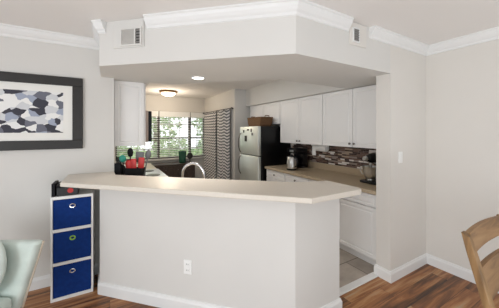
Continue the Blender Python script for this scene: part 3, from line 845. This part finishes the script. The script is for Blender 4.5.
rings.append(back_ring(.698, .325, .0, .055)); rings.append(back_ring(.704, .315, .0, .03))
MB().loft(rings).build('backrest', 'mint', t, True)
MB().tube([(.205 + .131 * (k / 10), -.008 + .02 * k / 10, .24 + .0455 * k) for k in range(11)], .007, 8).build('edge_trim', 'tan_trim', t, True)
MB().tube([(-.205 - .131 * (k / 10), -.008 + .02 * k / 10, .24 + .0455 * k) for k in range(11)], .007, 8).build('edge_trim', 'tan_trim', t, True)
MB().box(-.245, .20, -.56, -.06, .24, .36, .035, 4).build('seat', 'mint', t, True)
for sx in (-.20, .16):
    for sy in (-.50, -.10): MB().cyl((sx, sy, .25), (sx * 1.08, sy - .01 * (1 if sy < -.3 else -1), 0), .018, .011).build('leg', 'tan_trim', t, True)
px_, py_ = cw(-1.80, 1.555)
pl = MB(); pl.ball((0, 0, .23), .20, .06, .23, 30, 18)
o = based(pl, 'round_pillow', 'mint', (px_, py_, .359), 'round mint velvet pillow leaning on the mint chair back', 'pillow', smooth=True)
o.rotation_euler = (R(-6), 0, R(-30.1))

# ------------------------------------------------------------------ dining chair at the right edge (its back faces the camera side)
t = thing('dining_chair', 'weathered oak dining chair with a ladder back near the right wall', 'chair', (1.905, .24, 0))
hwc = .265
def yb(z): return .16 + max(0, (z - .45)) * .27     # back rake
def post(s):
    m = MB(); rings = []
    for z, hwid in ((0, .018), (.25, .021), (.45, .026), (.65, .025), (.85, .021), (.928, .019)):
        y = yb(z) if z >= .45 else .16 + (.45 - z) * .10
        x = s * hwc
        rings.append([(x - hwid, y - .016, z), (x + hwid, y - .016, z), (x + hwid, y + .018, z), (x - hwid, y + .018, z)])
    rings[-1] = [(p[0], p[1], p[2] + (.012 if p[1] > yb(.928) else -.006)) for p in rings[-1]]
    m.loft(rings)
    bmesh.ops.bevel(m.bm, geom=[e_ for e_ in m.bm.edges], offset=.003, segments=1, affect='EDGES')
    return m.build('back_post', 'oak_z', t)
for s in (-1, 1): post(s)
def rail(z0, z1, crown, bow=.012):
    m = MB(); rings = []
    n = 14
    for k in range(n + 1):
        u = -1 + 2 * k / n; x = u * (hwc - .018); b = bow * (1 - u * u)
        zt = z1 + crown * (1 - u * u); zb = z0 + crown * .55 * (1 - u * u)
        rings.append([(x, yb(zb) + b - .010, zb), (x, yb(zb) + b + .012, zb), (x, yb(zt) + b + .012, zt), (x, yb(zt) + b - .010, zt)])
    m.loft(rings); return m.build('back_rail', 'oak_x', t)
rail(.84, .932, .006)
rail(.62, .765, .0)
MB().box(-.27, .27, -.27, .17, .435, .465, .010, 3).build('seat', 'oak_x', t, True)
for s in (-1, 1):
    MB().loft([[(s * .245 + a * .018, -.21 + b * .018, .434) for a, b in ((-1, -1), (1, -1), (1, 1), (-1, 1))], [(s * .25 + a * .013, -.215 + b * .013, 0) for a, b in ((-1, -1), (1, -1), (1, 1), (-1, 1))]]).build('front_leg', 'oak_z', t)
    MB().box(s * .245 - .010, s * .245 + .010, -.19, .15, .17, .20, .003).build('stretcher', 'oak_z', t)
    MB().box(s * .245 - .012, s * .245 + .012, -.19, .145, .38, .434, .003).build('side_apron', 'oak_z', t)
MB().box(-.225, .225, -.222, -.202, .38, .434, .003).build('front_apron', 'oak_x', t)

# ------------------------------------------------------------------ outside the window
struct(MB().box(-8, 14, YW + .6, 22, -.3, -.2).build('ground', 'lawn'), 'bright lawn outside the window')
def leafy(name, label, cat, loc, rx, ry, rz, zc, n, ls, trunk=True):
    t = thing(name, label, cat, loc, 0, 'greenery outside the window')
    bm = bmesh.new()
    for i in range(n):
        v = Vector((random.gauss(0, 1), random.gauss(0, 1), random.gauss(0, 1))).normalized() * (random.random() ** .4)
        p = Vector((v.x * rx, v.y * ry, zc + v.z * rz))
        q = Matrix.Rotation(random.random() * 6.28, 3, Vector((random.gauss(0, 1), random.gauss(0, 1), random.gauss(0, 1))).normalized())
        s = ls * (.6 + .8 * random.random())
        vs = [bm.verts.new(p + q @ Vector(c)) for c in ((-s, 0, 0), (0, -s * .5, s * .1), (s, 0, 0), (0, s * .5, s * .1))]
        bm.faces.new(vs)
    me = bpy.data.meshes.new('foliage'); bm.to_mesh(me); bm.free(); me.materials.append(M['leaf'])
    o = bpy.data.objects.new('foliage', me); COL.objects.link(o); o.parent = t
    m = MB(); m.tube([(0, 0, 0), (.03, 0, zc * .5), (0, 0.02, zc + rz * .3)], [.10, .08, .03] if trunk else [.05, .04, .02], 8)
    m.build('trunk', 'bark', t, True)
leafy('leafy_tree', 'green tree with overexposure painted into its leaves, seen through the middle blind', 'tree', (1.9, 12.6, -.2), 1.5, 1.3, 1.7, 2.7, 1500, .11)
leafy('leafy_tree', 'green tree with overexposure painted into its leaves, seen through the right blind', 'tree', (5.1, 12.9, -.2), 1.5, 1.3, 1.7, 2.8, 1500, .11)
leafy('leafy_tree', 'green tree with overexposure painted into its leaves, seen through the left blind', 'tree', (-1.3, 12.8, -.2), 1.5, 1.3, 1.6, 2.6, 1200, .11)
leafy('garden_shrub', 'rounded shrub seen through the lower middle blind', 'shrub', (2.2, 10.0, -.2), .9, .7, .75, .75, 1500, .07, False)
leafy('garden_shrub', 'rounded shrub seen through the lower right blind', 'shrub', (4.1, 10.3, -.2), .9, .7, .8, .8, 1500, .07, False)
leafy('garden_shrub', 'rounded shrub seen through the lower left blind', 'shrub', (.35, 9.9, -.2), .85, .7, .75, .75, 1300, .07, False)
